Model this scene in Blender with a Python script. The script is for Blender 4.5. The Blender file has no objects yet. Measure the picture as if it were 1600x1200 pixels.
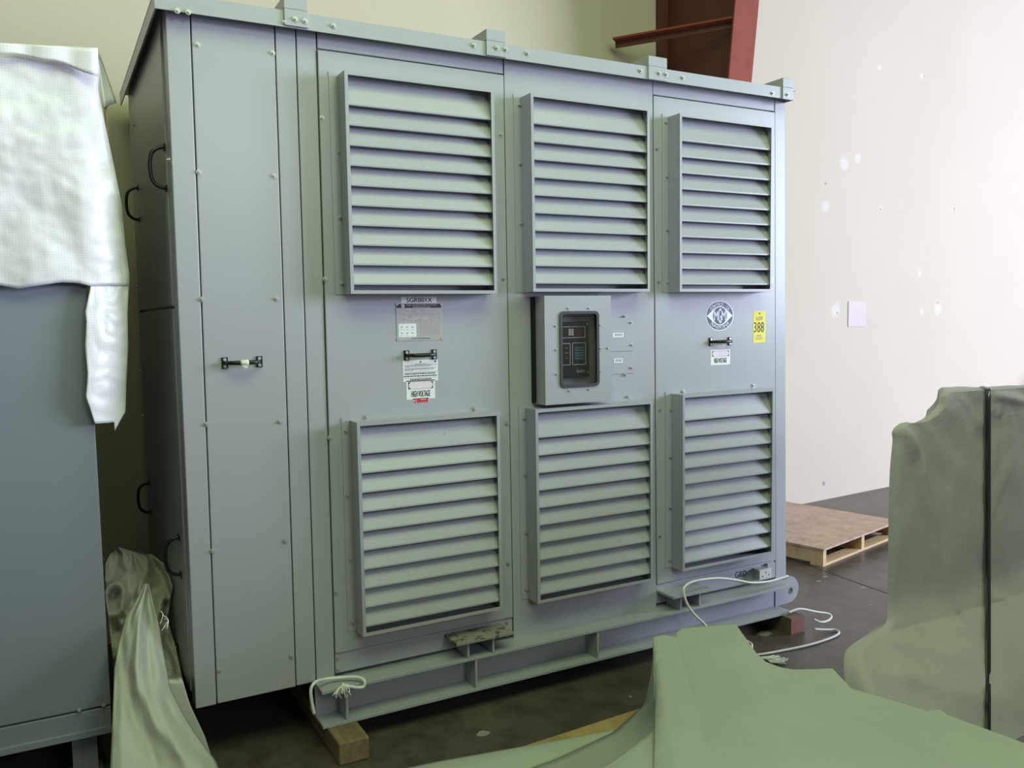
import bpy, bmesh, math, random
from mathutils import Vector, Matrix, noise
random.seed(7)
scene = bpy.context.scene
COL = scene.collection

# ---------------------------------------------------------------- camera
F_PX = 1335.66
CAM = Vector((-0.412128, -3.186792, 1.625256))
ROT = Matrix(((0.8773071, 0.4771932, 0.0511751), (-0.4796809, 0.8752845, 0.0615080), (-0.0154416, -0.0785091, 0.9967938)))

def px(x, y, ax, v):
    """world point seen at photo pixel (x, y) on the plane world[ax] = v"""
    d = ROT @ Vector(((x - 800) / F_PX, 1, -(y - 600) / F_PX))
    return CAM + d * ((v - CAM[ax]) / d[ax])

cd = bpy.data.cameras.new('camera'); cam = bpy.data.objects.new('camera', cd); COL.objects.link(cam)
cd.sensor_width = 36; cd.lens = 36 * F_PX / 1600; cd.clip_start = 0.05
rt, fw, up = ROT.col[0], ROT.col[1], ROT.col[2]
cam.matrix_world = Matrix(((rt[0], up[0], -fw[0], CAM[0]), (rt[1], up[1], -fw[1], CAM[1]), (rt[2], up[2], -fw[2], CAM[2]), (0, 0, 0, 1)))
scene.camera = cam

WA, WB = 1.53, .076                      # back wall: y = WA + WB * x
def wall_pt(x, y):
    d = ROT @ Vector(((x - 800) / F_PX, 1, -(y - 600) / F_PX)); t = (WA + WB * CAM.x - CAM.y) / (d.y - WB * d.x); return CAM + d * t

# ---------------------------------------------------------------- materials
def new_mat(name):
    m = bpy.data.materials.new(name); m.use_nodes = True
    nt = m.node_tree; b = nt.nodes['Principled BSDF']
    return m, nt, b
def node(nt, t, **kw):
    n = nt.nodes.new(t)
    for k, v in kw.items():
        if k in n.inputs: n.inputs[k].default_value = v
        else: setattr(n, k, v)
    return n
def mixc(nt, fac, a, b):
    m = nt.nodes.new('ShaderNodeMix'); m.data_type = 'RGBA'
    for s, v in ((m.inputs[0], fac), (m.inputs[6], a), (m.inputs[7], b)):
        if isinstance(v, (tuple, list)): s.default_value = (*v[:3], 1)
        elif isinstance(v, (int, float)): s.default_value = v
        else: nt.links.new(v, s)
    return m.outputs[2]
def tex(nt, scale, detail=4, rough=.55, coord='Object', stretch=None):
    tc = nt.nodes.new('ShaderNodeTexCoord'); n = node(nt, 'ShaderNodeTexNoise', Scale=scale, Detail=detail, Roughness=rough)
    src = tc.outputs[coord]
    if stretch:
        mp = nt.nodes.new('ShaderNodeMapping'); mp.inputs['Scale'].default_value = stretch
        nt.links.new(src, mp.inputs[0]); src = mp.outputs[0]
    nt.links.new(src, n.inputs['Vector'])
    return n.outputs['Fac']
def ramp(nt, src, lo, hi):
    r = nt.nodes.new('ShaderNodeMapRange'); r.inputs[1].default_value = lo; r.inputs[2].default_value = hi
    nt.links.new(src, r.inputs[0]); return r.outputs[0]
def bump(nt, b, src, strength, dist=.002):
    bp = node(nt, 'ShaderNodeBump', Strength=strength, Distance=dist)
    nt.links.new(src, bp.inputs['Height']); nt.links.new(bp.outputs[0], b.inputs['Normal'])
def plain(name, rgb, rough=.5, metal=0, var=.12, scale=20, bs=0, bscale=200):
    m, nt, b = new_mat(name)
    n = tex(nt, scale)
    c = mixc(nt, n, tuple(x * (1 - var) for x in rgb), tuple(min(1, x * (1 + var)) for x in rgb))
    nt.links.new(c, b.inputs['Base Color']); b.inputs['Roughness'].default_value = rough; b.inputs['Metallic'].default_value = metal
    if bs: bump(nt, b, tex(nt, bscale), bs)
    return m
def paint(name, rgb, rough=.31, rust=0, dust=.1):
    m, nt, b = new_mat(name)
    c = mixc(nt, tex(nt, 3.0, 3), tuple(x * .96 for x in rgb), tuple(x * 1.04 for x in rgb))
    c = mixc(nt, ramp(nt, tex(nt, 260, 2), .35, .65), c, tuple(min(1, x * 1.04) for x in rgb))
    c = mixc(nt, ramp(nt, tex(nt, 38, 5, .7), .74, .76), c, tuple(x * .55 for x in rgb)) if dust else c
    if rust:
        k = ramp(nt, tex(nt, 30, 6, .75), .70 - rust * .06, .74 - rust * .06)
        c = mixc(nt, k, c, (.11, .06, .042))
    nt.links.new(c, b.inputs['Base Color'])
    b.inputs['Roughness'].default_value = rough
    bump(nt, b, tex(nt, 330, 2), .12, .0006)
    return m
GRAY = (.39, .398, .445)
M_paint = paint('cabinet_enamel', GRAY)
M_slat = paint('louver_enamel', GRAY, rust=.35)
M_skid = paint('skid_enamel', (.36, .375, .42), rough=.45, rust=.2)
M_rusty = paint('chipped_plate_enamel', (.27, .28, .255), rough=.75, rust=2.7)
M_gcab = paint('blue_gray_enamel', (.235, .26, .315), rough=.42)
M_dark = plain('dark_interior', (.012, .012, .012), .9)
M_black = plain('black_plastic', (.012, .012, .014), .3)
M_zinc = plain('zinc_steel', (.50, .50, .49), .42, .6, .1, 80)
M_white = plain('white_label', (.80, .81, .84), .45, 0, .02)
M_pink = plain('faded_pink_print', (.80, .68, .76), .5, 0, .05, 60)
M_nameplate = plain('brushed_nameplate', (.48, .46, .45), .4, .3, .08, 60)
M_ink = plain('black_ink', (.02, .02, .022), .6)
M_greyink = plain('gray_ink', (.22, .22, .25), .6)
M_navy = plain('navy_ink', (.035, .05, .13), .5)
M_red = plain('red_print', (.55, .05, .07), .5)
M_yellow = plain('yellow_tag_card', (.86, .74, .07), .6, 0, .02)
M_whiteink = plain('white_ink', (.75, .75, .72), .6)
M_blueinkey = plain('blue_keys', (.07, .17, .28), .5)
M_redled = plain('dark_red_display', (.09, .025, .025), .3)
M_screen = plain('black_control_panel', (.022, .022, .026), .35)
M_tape = plain('cream_tape', (.72, .72, .63), .6, 0, .15, 90)
M_outlet = plain('outlet_face', (.66, .62, .64), .45, 0, .04)
M_rubber = plain('rubber_gasket', (.035, .035, .045), .6, 0, .3, 60)
M_strap = plain('black_strapping', (.012, .018, .017), .4)
M_cord = plain('white_cord', (.80, .80, .78), .7, 0, .06, 300, .4, 500)
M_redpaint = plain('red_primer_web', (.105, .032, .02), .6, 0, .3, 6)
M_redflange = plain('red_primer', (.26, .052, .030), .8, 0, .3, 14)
M_plate = plain('faded_cover_plate', (.62, .50, .50), .6, 0, .1, 30)
M_cardboard = plain('brown_cardboard', (.42, .30, .20), .8)

def wood(name, a, c2, stretch=(1.5, 18, 18), rough=.7):
    m, nt, b = new_mat(name)
    n = tex(nt, 3, 6, .65, stretch=stretch)
    c = mixc(nt, ramp(nt, n, .3, .7), a, c2)
    c = mixc(nt, ramp(nt, tex(nt, 5, 6, .7), .55, .75), c, tuple(x * .7 for x in a))
    nt.links.new(c, b.inputs['Base Color']); b.inputs['Roughness'].default_value = rough
    bump(nt, b, n, .15); return m
M_ply = wood('plywood', (.44, .30, .21), (.60, .46, .36), (4, 4, 4))
M_pine = wood('pine', (.55, .37, .19), (.70, .52, .30))
M_oldwood = wood('weathered_timber', (.17, .12, .065), (.28, .21, .12), (16, 1.5, 16))
M_darkwood = wood('dark_timber', (.13, .09, .075), (.22, .16, .14), (16, 1.5, 16))
M_redend = plain('red_brown_end_paint', (.26, .11, .09), .8, 0, .4, 50)
M_chip = wood('particle_board', (.36, .24, .10), (.48, .34, .15), (6, 6, 6))

def tarp_mat(name, rgb, rough, weave=0, dirt=.0, gl=.1, bs=.35):
    m, nt, b = new_mat(name)
    c = mixc(nt, ramp(nt, tex(nt, 2.2, 5), .3, .7), tuple(x * .93 for x in rgb), tuple(min(1, x * 1.05) for x in rgb))
    if dirt: c = mixc(nt, ramp(nt, tex(nt, 9, 8, .72), .64, .8), c, tuple(x * (1 - dirt) for x in rgb))
    h = tex(nt, 26, 5, .6)
    if weave:
        tc = nt.nodes.new('ShaderNodeTexCoord')
        ws = []
        for d in ('X', 'Z'):
            w = nt.nodes.new('ShaderNodeTexWave'); w.bands_direction = d; w.inputs['Scale'].default_value = 36
            nt.links.new(tc.outputs['Object'], w.inputs['Vector']); ws.append(w.outputs['Fac'])
        mx = nt.nodes.new('ShaderNodeMath'); mx.operation = 'MAXIMUM'
        nt.links.new(ws[0], mx.inputs[0]); nt.links.new(ws[1], mx.inputs[1])
        c = mixc(nt, ramp(nt, mx.outputs[0], .90, 1.0), c, tuple(x * (1 - weave) for x in rgb))
    nt.links.new(c, b.inputs['Base Color']); b.inputs['Roughness'].default_value = rough
    b.inputs['Specular IOR Level'].default_value = gl * 5
    bump(nt, b, h, bs, .008)
    return m
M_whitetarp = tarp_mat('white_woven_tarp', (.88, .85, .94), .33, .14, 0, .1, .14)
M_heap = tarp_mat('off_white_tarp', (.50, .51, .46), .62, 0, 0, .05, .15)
M_olive = tarp_mat('gray_olive_tarp', (.42, .455, .39), .62, 0, .3, .06)
M_crate = tarp_mat('dull_olive_tarp', (.41, .395, .40), .6, 0, .2, .06)

def wall_mat():
    m, nt, b = new_mat('painted_wall')
    base = (.60, .525, .415)
    c = mixc(nt, ramp(nt, tex(nt, .9, 3, coord='Object'), .3, .7), tuple(x * .97 for x in base), tuple(x * 1.03 for x in base))
    c = mixc(nt, ramp(nt, tex(nt, 5.5, 7, .75), .70, .74), c, (.64, .58, .56))
    c = mixc(nt, ramp(nt, tex(nt, 13, 5, .7), .73, .75), c, (.40, .34, .32))
    geo = nt.nodes.new('ShaderNodeNewGeometry'); n = tex(nt, 16, 6, .7)
    def spot(x, y, r, col, soft=.25, amt=.9, sx=1.0):
        nonlocal c
        p = wall_pt(x, y)
        v = nt.nodes.new('ShaderNodeVectorMath'); v.operation = 'SUBTRACT'; nt.links.new(geo.outputs['Position'], v.inputs[0]); v.inputs[1].default_value = p
        w = nt.nodes.new('ShaderNodeVectorMath'); w.operation = 'MULTIPLY'; nt.links.new(v.outputs[0], w.inputs[0]); w.inputs[1].default_value = (sx, 1, 1)
        l = nt.nodes.new('ShaderNodeVectorMath'); l.operation = 'LENGTH'; nt.links.new(w.outputs[0], l.inputs[0])
        a = nt.nodes.new('ShaderNodeMath'); a.operation = 'MULTIPLY_ADD'; nt.links.new(n, a.inputs[0]); a.inputs[1].default_value = r * 2.2; nt.links.new(l.outputs['Value'], a.inputs[2])
        f = nt.nodes.new('ShaderNodeMapRange'); f.inputs[1].default_value = r * (2.0 - soft); f.inputs[2].default_value = r * (2.0 + soft); f.inputs[3].default_value = amt; f.inputs[4].default_value = 0
        nt.links.new(a.outputs[0], f.inputs[0]); c = mixc(nt, f.outputs[0], c, col)
    W_ = (.68, .63, .58)
    for x, y, r in ((1340, 246, .05), (1320, 256, .06), (1305, 484, .07), (1466, 483, .06), (1440, 487, .03), (1374, 105, .03), (1441, 119, .03), (1585, 293, .05), (1437, 427, .03), (1290, 322, .05), (1376, 326, .03)): spot(x, y, r, W_)
    for x, y, r in ((1465, 473, .012), (1308, 489, .012), (1376, 327, .012), (1444, 119, .01), (1287, 756, .02), (1290, 287, .012), (1491, 326, .012)): spot(x, y, r, (.30, .24, .24))
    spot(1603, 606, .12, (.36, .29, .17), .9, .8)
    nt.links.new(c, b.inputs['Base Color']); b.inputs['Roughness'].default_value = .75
    bump(nt, b, tex(nt, 60, 4), .25, .004)
    return m
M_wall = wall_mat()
def floor_mat():
    m, nt, b = new_mat('stained_concrete')
    c = mixc(nt, ramp(nt, tex(nt, 1.3, 6, .6), .3, .7), (.075, .06, .05), (.125, .10, .088))
    c = mixc(nt, ramp(nt, tex(nt, 7, 6, .7), .45, .7), c, (.055, .043, .035))
    c = mixc(nt, ramp(nt, tex(nt, 5, 7, .72), .71, .74), c, (.26, .23, .22))
    nt.links.new(c, b.inputs['Base Color']); b.inputs['Roughness'].default_value = .36
    bump(nt, b, tex(nt, 40, 5), .2, .003)
    return m
M_floor = floor_mat()
M_joint = plain('joint_dirt', (.03, .026, .022), .9)
def glass_mat():
    m, nt, b = new_mat('clear_window_pane')
    b.inputs['Base Color'].default_value = (.85, .88, .86, 1); b.inputs['Roughness'].default_value = .08
    b.inputs['Transmission Weight'].default_value = 1; b.inputs['IOR'].default_value = 1.15
    tr = nt.nodes.new('ShaderNodeBsdfTransparent'); tr.inputs[0].default_value = (.86, .88, .86, 1)
    gl = nt.nodes.new('ShaderNodeBsdfGlossy'); gl.inputs[1].default_value = .1
    mx = nt.nodes.new('ShaderNodeMixShader'); mx.inputs[0].default_value = .08
    nt.links.new(tr.outputs[0], mx.inputs[1]); nt.links.new(gl.outputs[0], mx.inputs[2])
    nt.links.new(mx.outputs[0], nt.nodes['Material Output'].inputs[0]); return m
M_glass = glass_mat()

# ---------------------------------------------------------------- mesh helpers
class MB:
    def __init__(s): s.v = []; s.f = []; s.mi = []; s.sm = []; s.mats = []
    def mat(s, m):
        if m not in s.mats: s.mats.append(m)
        return s.mats.index(m)
    def add(s, verts, faces, m, smooth=False):
        o = len(s.v); s.v += [Vector(p) for p in verts]; k = s.mat(m)
        for fc in faces: s.f.append([o + i for i in fc]); s.mi.append(k); s.sm.append(smooth)
        return s
    def hexa(s, p, m):   # p: 4 bottom + 4 top
        return s.add(p, [(3, 2, 1, 0), (4, 5, 6, 7), (0, 1, 5, 4), (1, 2, 6, 5), (2, 3, 7, 6), (3, 0, 4, 7)], m)
    def box(s, x0, x1, y0, y1, z0, z1, m):
        return s.hexa([(x0, y0, z0), (x1, y0, z0), (x1, y1, z0), (x0, y1, z0), (x0, y0, z1), (x1, y0, z1), (x1, y1, z1), (x0, y1, z1)], m)
    def slab(s, xz, y0, y1, m):   # polygon in xz (4+ points), extruded along y
        n = len(xz)
        v = [(x, y0, z) for x, z in xz] + [(x, y1, z) for x, z in xz]
        f = [tuple(range(n)), tuple(range(2 * n - 1, n - 1, -1))] + [(i, i + n, (i + 1) % n + n, (i + 1) % n) for i in range(n)]
        return s.add(v, f, m)
    def prism(s, poly, vec, m, smooth=False):
        n = len(poly); vec = Vector(vec); a = [Vector(p) for p in poly]; b = [p + vec for p in a]
        f = [tuple(range(n)), tuple(range(2 * n - 1, n - 1, -1))] + [(i, i + n, (i + 1) % n + n, (i + 1) % n) for i in range(n)]
        return s.add(a + b, f, m, smooth)
    def ring(s, outer, inner, y, m):   # flat ring in an xz plane
        n = len(outer)
        return s.add([(x, y, z) for x, z in outer] + [(x, y, z) for x, z in inner], [(i, (i + 1) % n, (i + 1) % n + n, i + n) for i in range(n)], m)
    def ringslab(s, outer, inner, y0, y1, m):
        n = len(outer)
        v = [(x, y0, z) for x, z in outer] + [(x, y0, z) for x, z in inner] + [(x, y1, z) for x, z in outer] + [(x, y1, z) for x, z in inner]
        f = []
        for i in range(n):
            j = (i + 1) % n
            f += [(i, j, j + n, i + n), (i + 2 * n, i + 3 * n, j + 3 * n, j + 2 * n), (i, i + 2 * n, j + 2 * n, j), (i + n, j + n, j + 3 * n, i + 3 * n)]
        return s.add(v, f, m)
    def tube(s, pts, r, m, seg=10, cap=True, radii=None):
        pts = [Vector(p) for p in pts]; n = len(pts); v = []; f = []
        t0 = (pts[1] - pts[0]).normalized(); nrm = t0.orthogonal().normalized()
        for i, p in enumerate(pts):
            t = (pts[min(i + 1, n - 1)] - pts[max(i - 1, 0)]).normalized()
            nrm = (nrm - t * nrm.dot(t)).normalized(); bn = t.cross(nrm)
            rr = radii[i] if radii else r
            for k in range(seg):
                a = 2 * math.pi * k / seg; v.append(p + (nrm * math.cos(a) + bn * math.sin(a)) * rr)
        for i in range(n - 1):
            for k in range(seg):
                k2 = (k + 1) % seg; f.append((i * seg + k, i * seg + k2, (i + 1) * seg + k2, (i + 1) * seg + k))
        if cap: f += [tuple(range(seg - 1, -1, -1)), tuple((n - 1) * seg + k for k in range(seg))]
        return s.add(v, f, m, True)
    def grid(s, rows, m, smooth=True):
        nr, nc = len(rows), len(rows[0]); v = [p for r in rows for p in r]
        return s.add(v, [(i * nc + j, i * nc + j + 1, (i + 1) * nc + j + 1, (i + 1) * nc + j) for i in range(nr - 1) for j in range(nc - 1)], m, smooth)
    def build(s, name, parent=None, base=(0, 0, 0), bevel=0, solid=0, recalc=True, at=None):
        me = bpy.data.meshes.new(name); off = Vector(base) if at is None else Vector((0, 0, 0))
        me.from_pydata([tuple(p - off) for p in s.v], [], s.f)
        for m in s.mats: me.materials.append(m)
        for p, k, sm in zip(me.polygons, s.mi, s.sm): p.material_index = k; p.use_smooth = sm
        if recalc:
            bm = bmesh.new(); bm.from_mesh(me); bmesh.ops.recalc_face_normals(bm, faces=bm.faces); bm.to_mesh(me); bm.free()
        me.update()
        o = bpy.data.objects.new(name, me); COL.objects.link(o)
        if parent: o.parent = parent; o.location = (0, 0, 0) if at is None else at
        else: o.location = base if at is None else at
        if bevel:
            b = o.modifiers.new('bevel', 'BEVEL'); b.width = bevel; b.segments = 2; b.limit_method = 'ANGLE'; b.angle_limit = math.radians(50)
        if solid:
            q = o.modifiers.new('solid', 'SOLIDIFY'); q.thickness = solid
        return o

def spline(pts, n=8):
    """Catmull-Rom through pts"""
    pts = [Vector(p) for p in pts]; out = []
    for i in range(len(pts) - 1):
        p0, p1, p2, p3 = pts[max(i - 1, 0)], pts[i], pts[i + 1], pts[min(i + 2, len(pts) - 1)]
        for k in range(n):
            t = k / n
            out.append(.5 * ((2 * p1) + (p2 - p0) * t + (2 * p0 - 5 * p1 + 4 * p2 - p3) * t * t + (3 * p1 - p0 - 3 * p2 + p3) * t ** 3))
    return out + [pts[-1]]
def lerp(a, b, t): return a + (b - a) * t
def interp(tab, x):
    if x <= tab[0][0]: return tab[0][1]
    for (a, u), (b, w) in zip(tab, tab[1:]):
        if x <= b: return u + (w - u) * (x - a) / (b - a)
    return tab[-1][1]
def nz(p, s, seed=0): return noise.noise(Vector(p) * s + Vector((seed * 7.3, seed * 3.1, seed * 5.7)))

def thing(name, base, label, cat, group=None, kind=None):
    o = bpy.data.objects.new(name, None); COL.objects.link(o); o.location = base; o.empty_display_size = .1
    return tag(o, label, cat, group, kind)
def tag(o, label=None, cat=None, group=None, kind=None):
    if label: o['label'] = label
    if cat: o['category'] = cat
    if group: o['group'] = group
    if kind: o['kind'] = kind
    return o

def text_mesh(s):
    cu = bpy.data.curves.new('txt', 'FONT'); cu.body = s; cu.resolution_u = 2
    ob = bpy.data.objects.new('txt', cu); COL.objects.link(ob)
    dg = bpy.context.evaluated_depsgraph_get(); ev = ob.evaluated_get(dg); me = ev.to_mesh()
    v = [(p.co.x, p.co.y) for p in me.vertices]; f = [tuple(p.vertices) for p in me.polygons]
    ev.to_mesh_clear(); bpy.data.objects.remove(ob); bpy.data.curves.remove(cu)
    return v, f
def put_text(mb, s, m, x0, x1, z0, z1, y, shear=0, bold=0):
    """lettering stretched to the box x0..x1, z0..z1 on the plane y"""
    v, f = text_mesh(s)
    xs = [p[0] for p in v]; ys = [p[1] for p in v]; ax, bx, ay, by = min(xs), max(xs), min(ys), max(ys)
    def T(p, dx=0): return (x0 + (p[0] - ax) / (bx - ax) * (x1 - x0) + (p[1] - ay) * shear + dx, y, z0 + (p[1] - ay) / (by - ay) * (z1 - z0))
    for k, dx in enumerate(((0,) if not bold else (-bold, bold))):
        mb.add([(T(p, dx)[0], y - k * .0001, T(p)[2]) for p in v], f, m)
def arc_text(mb, s, m, cx, cz, R, h, y, a0, a1, flip=False):
    n = len(s)
    for i, ch in enumerate(s):
        if ch == ' ': continue
        a = lerp(a0, a1, (i + .5) / n); v, f = text_mesh(ch)
        xs = [p[0] for p in v]; ys = [p[1] for p in v]; mx = (min(xs) + max(xs)) / 2
        k = h / .7; out = []
        for p in v:
            lx = (p[0] - mx) * k; ly = (p[1] - .35) * k
            if flip: lx, ly = -lx, -ly
            ux, uz = math.cos(a), math.sin(a)      # radial
            out.append((cx + ux * (R + ly) + uz * lx, y, cz + uz * (R + ly) - ux * lx))
        mb.add(out, f, m)

# ---------------------------------------------------------------- screws
def screw_mesh(r=.0095, h=.007):
    mb = MB(); seg = 12
    def disc(rr, y0, y1, n=seg):
        a = [(rr * math.cos(2 * math.pi * k / n), y0, rr * math.sin(2 * math.pi * k / n)) for k in range(n)]
        mb.prism(a, (0, y1 - y0, 0), M_zinc)
    disc(r, 0, -.0018, 14); disc(r * .62, -.0018, -h, 6); disc(r * .34, -h, -h - .0025, 10)
    return mb
SCREW = None
def screw(parent, base, pos, name='screw', rot=0):
    global SCREW
    if SCREW is None:
        o = screw_mesh().build(name, parent, at=Vector(pos) - Vector(base)); SCREW = o
    else:
        o = SCREW.copy(); o.name = name; COL.objects.link(o); o.parent = parent; o.location = Vector(pos) - Vector(base)
    if rot: o.rotation_euler = (0, 0, rot)
    return o

# ================================================================ SETTING
WA, WB = 1.53, .076                      # back wall: y = WA + WB * x
def wall_y(x): return WA + WB * x
mb = MB(); x0, x1 = -7, 13
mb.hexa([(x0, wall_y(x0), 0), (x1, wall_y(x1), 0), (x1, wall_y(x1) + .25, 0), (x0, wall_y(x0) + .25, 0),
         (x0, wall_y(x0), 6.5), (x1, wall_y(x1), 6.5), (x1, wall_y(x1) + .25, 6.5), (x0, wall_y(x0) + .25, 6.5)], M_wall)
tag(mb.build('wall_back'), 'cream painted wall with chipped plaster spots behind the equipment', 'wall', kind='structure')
mb = MB(); mb.box(-7, 13, -9, 3.2, -.2, 0, M_floor)
a, b = px(1318, 903, 2, 0), px(1397, 931, 2, 0); d = (b - a).normalized(); nn = Vector((-d.y, d.x, 0)) * .004
a2, b2 = a - d * .9, b + d * 2.0
mb.add([a2 - nn + Vector((0, 0, .0008)), b2 - nn + Vector((0, 0, .0008)), b2 + nn + Vector((0, 0, .0008)), a2 + nn + Vector((0, 0, .0008))], [(0, 1, 2, 3)], M_joint)
M_splotch = plain('dried_splash', (.30, .28, .26), .8, 0, .2, 30)
for x, y, r, sy in ((755, 1146, .030, .8), (1195, 990, .045, .8), (985, 1088, .009, 1), (900, 1056, .007, 1), (826, 1083, .005, 1), (1279, 908, .02, .7), (1362, 945, .012, 1), (1348, 918, .03, .5), (1290, 901, .022, .6)):
    c = px(x, y, 2, .001); rr_ = random.Random(x)
    mb.add([c + Vector((r * rr_.uniform(.65, 1.1) * math.cos(k * .4488), r * sy * rr_.uniform(.65, 1.1) * math.sin(k * .4488), 0)) for k in range(14)], [tuple(range(14))], M_splotch)
tag(mb.build('floor', recalc=False), 'dark stained concrete floor with a thin control joint', 'floor', kind='structure')

# ================================================================ TRANSFORMER ENCLOSURE
B = Vector((1.45, .68, .09))
T = thing('transformer_enclosure', B, 'large gray louvered transformer enclosure on a steel skid, filling the middle of the photo', 'transformer')
W1 = 2.925; DEP = 1.34; ZT = 2.712; ZB = .228
def XS(a, b):  # x of a slightly leaning seam, by height
    return lambda z: lerp(a, b, (ZT - z) / (ZT - ZB))
xL = XS(.004, 0); s0 = XS(.085, .074); sA = XS(.372, .364); sB = XS(.448, .442); sC = XS(.524, .517)
s12 = XS(1.304, 1.309); s23 = XS(2.074, 2.090); s34 = XS(2.833, 2.868); xR = XS(2.905, 2.946)
G = .0022
def panel(name, xa, xb, z0, z1, y0=-.004, y1=.018, m=M_paint, bev=.002, parent=T, ga=G, gb=G):
    q = MB(); q.slab([(xa(z0) + ga, z0), (xb(z0) - gb, z0), (xb(z1) - gb, z1), (xa(z1) + ga, z1)], y0, y1, m)
    return q.build(name, parent, B, bevel=bev)
# body
q = MB(); q.hexa([(.012, .014, ZB + .02), (2.915, .014, ZB + .02), (2.915, DEP, ZB + .02), (.012, DEP, ZB + .02),
                  (.012, .014, ZT), (2.895, .014, ZT), (2.895, DEP, ZT), (.012, DEP, ZT)], M_paint)
q.build('body', T, B)
# corner posts
q = MB(); q.slab([(xL(ZB), ZB), (s0(ZB) - G, ZB), (s0(ZT) - G, ZT), (xL(ZT), ZT)], -.004, .085, M_paint); q.build('corner_post', T, B, bevel=.003)
q = MB(); q.slab([(s34(ZB) + G, ZB + .01), (xR(ZB), ZB + .01), (xR(ZT), ZT), (s34(ZT) + G, ZT)], -.006, .085, M_paint); q.build('corner_post', T, B, bevel=.003)
Zb2 = (.449 - .254) * 1.2
side = panel('access_panel', s0, sA, ZB + .002, ZT)
panel('filler_strip', sA, sB, ZB + .004, ZT); panel('filler_strip', sB, sC, ZB + .006, ZT)
zd1t = 2.618; zd1b = .328; zd2b = .228; zd3t = 2.618; zd3b = .342
panel('header_panel', sC, s12, zd1t + .006, ZT, -.006)
panel('header_panel', s23, s34, zd3t + .006, ZT, -.006)
door1 = panel('access_panel', sC, s12, zd1b, zd1t, -.010)
door2 = panel('access_panel', s12, s23, zd2b, ZT, -.008)
door3 = panel('access_panel', s23, s34, zd3b, zd3t, -.010)
sill1 = panel('sill_panel', sC, s12, .246, zd1b - .004, -.003)
sill3 = panel('sill_panel', s23, lambda z: 2.865, .246, zd3b - .004, -.003)
# left side panels
for z0, z1 in ((ZB + .03, 1.672), (1.682, ZT)):
    q = MB(); q.box(-.004, .012, .092, DEP - .05, z0, z1, M_paint); q.build('side_panel', T, B, bevel=.002)
q = MB(); q.box(-.003, .012, DEP - .045, DEP, ZB, ZT, M_paint); q.build('corner_post', T, B, bevel=.002)
# roof
q = MB()
lip0, lip1 = 2.672, 2.722
q.hexa([(-.035, -.055, 2.716), (2.93, -.055, 2.722), (2.93, DEP + .05, 2.722), (-.035, DEP + .05, 2.716),
        (-.035, -.055, 2.722), (2.93, -.055, 2.728), (2.93, DEP + .05, 2.728), (-.035, DEP + .05, 2.722)], M_paint)
q.hexa([(-.035, -.06, 2.664), (2.905, -.06, 2.674), (2.905, -.055, 2.674), (-.035, -.055, 2.664),
        (-.035, -.06, 2.722), (2.905, -.06, 2.728), (2.905, -.055, 2.728), (-.035, -.055, 2.722)], M_paint)
q.box(-.035, -.03, -.055, DEP + .05, 2.664, 2.72, M_paint); q.box(2.9, 2.905, -.055, DEP + .05, 2.672, 2.724, M_paint)
roof = q.build('roof', T, B)
for xa, xb in ((.392, .478), (1.196, 1.286), (2.004, 2.108), (2.826, 2.90)):
    q = MB(); q.box(xa, xb, -.068, -.060, 2.670, 2.728, M_paint)
    q.box(xa, xb, -.068, DEP + .05, 2.728, 2.772, M_paint)
    q.build('roof_rib', T, B, bevel=.002)
for x, y in ((277, 17), (294, 19), (521, 40.6), (740, 71), (824, 84), (1000.6, 111), (1067, 122), (1207, 146), (445, 35)):
    p = px(x, y, 1, -.061); screw(roof, B, p)
for x, y in ((461, 30), (476.5, 33), (776, 75), (790, 77.5), (1030, 115), (1040.6, 116.5), (1230.6, 148)):
    p = px(x, y, 1, -.069); screw(roof, B, p)

# louvers -------------------------------------------------------
LD = .096
def louver(door, TL, TR, BL, BR, screws, yd):
    yf = -LD
    a, b, c, d = (px(*p, 1, yf) for p in (TL, TR, BL, BR))
    x0, x1 = (a.x + c.x) / 2, (b.x + d.x) / 2; zt, zb = (a.z + b.z) / 2, (c.z + d.z) / 2
    t = .0022; L = .013
    q = MB()
    q.box(x0, x0 + t, yf, yd, zb, zt, M_paint); q.box(x1 - t, x1, yf, yd, zb, zt, M_paint)
    q.box(x0 + t, x1 - t, yf, yd, zt - t, zt, M_paint); q.box(x0 + t, x1 - t, yf, yd, zb, zb + t, M_paint)
    o = [(x0, zb), (x1, zb), (x1, zt), (x0, zt)]; i = [(x0 + L, zb + L), (x1 - L, zb + L), (x1 - L, zt - L * 1.1), (x0 + L, zt - L * 1.1)]
    q.ringslab(o, i, yf - .001, yf + .0015, M_paint)
    fl = [(x0 - .033, zb), (x1 + .02, zb), (x1 + .02, zt + .012), (x0 - .033, zt + .012)]
    q.ringslab(fl, [(x0, zb + .001), (x1, zb + .001), (x1, zt), (x0, zt)], yd - .003, yd - .0005, M_paint)
    fr = q.build('louver_frame', door, B)
    zi1, zi0 = zt - L * 1.1, zb + L; H = zi1 - zi0; p = .0931 * H
    q = MB()
    for k in range(10):
        lip = zi1 - .135 * H - k * p
        yF, yB = -LD + .007, -LD + .056; rise = p * 1.28
        ztop = min(lip + rise, zt - t)
        if k == 0: ztop = zt - t
        xa, xb = x0 + t, x1 - t
        th = .0022
        prof = [(yF, lip), (yF, lip + .006), (yB, ztop), (yB + .003, ztop), (yF + .004, lip + .002), (yF + .012, lip + .0005), (yF + .012, lip - .001)]
        q.prism([(xa, y, z) for y, z in prof], (xb - xa, 0, 0), M_slat)
    q.box(x0 + t, x1 - t, yd - .002, yd - .0005, zb + t, zt - t, M_slat)
    q.build('louver_slats', door, B)
    for x, y in screws: screw(door, B, px(x, y, 1, yd - .003))
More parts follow.
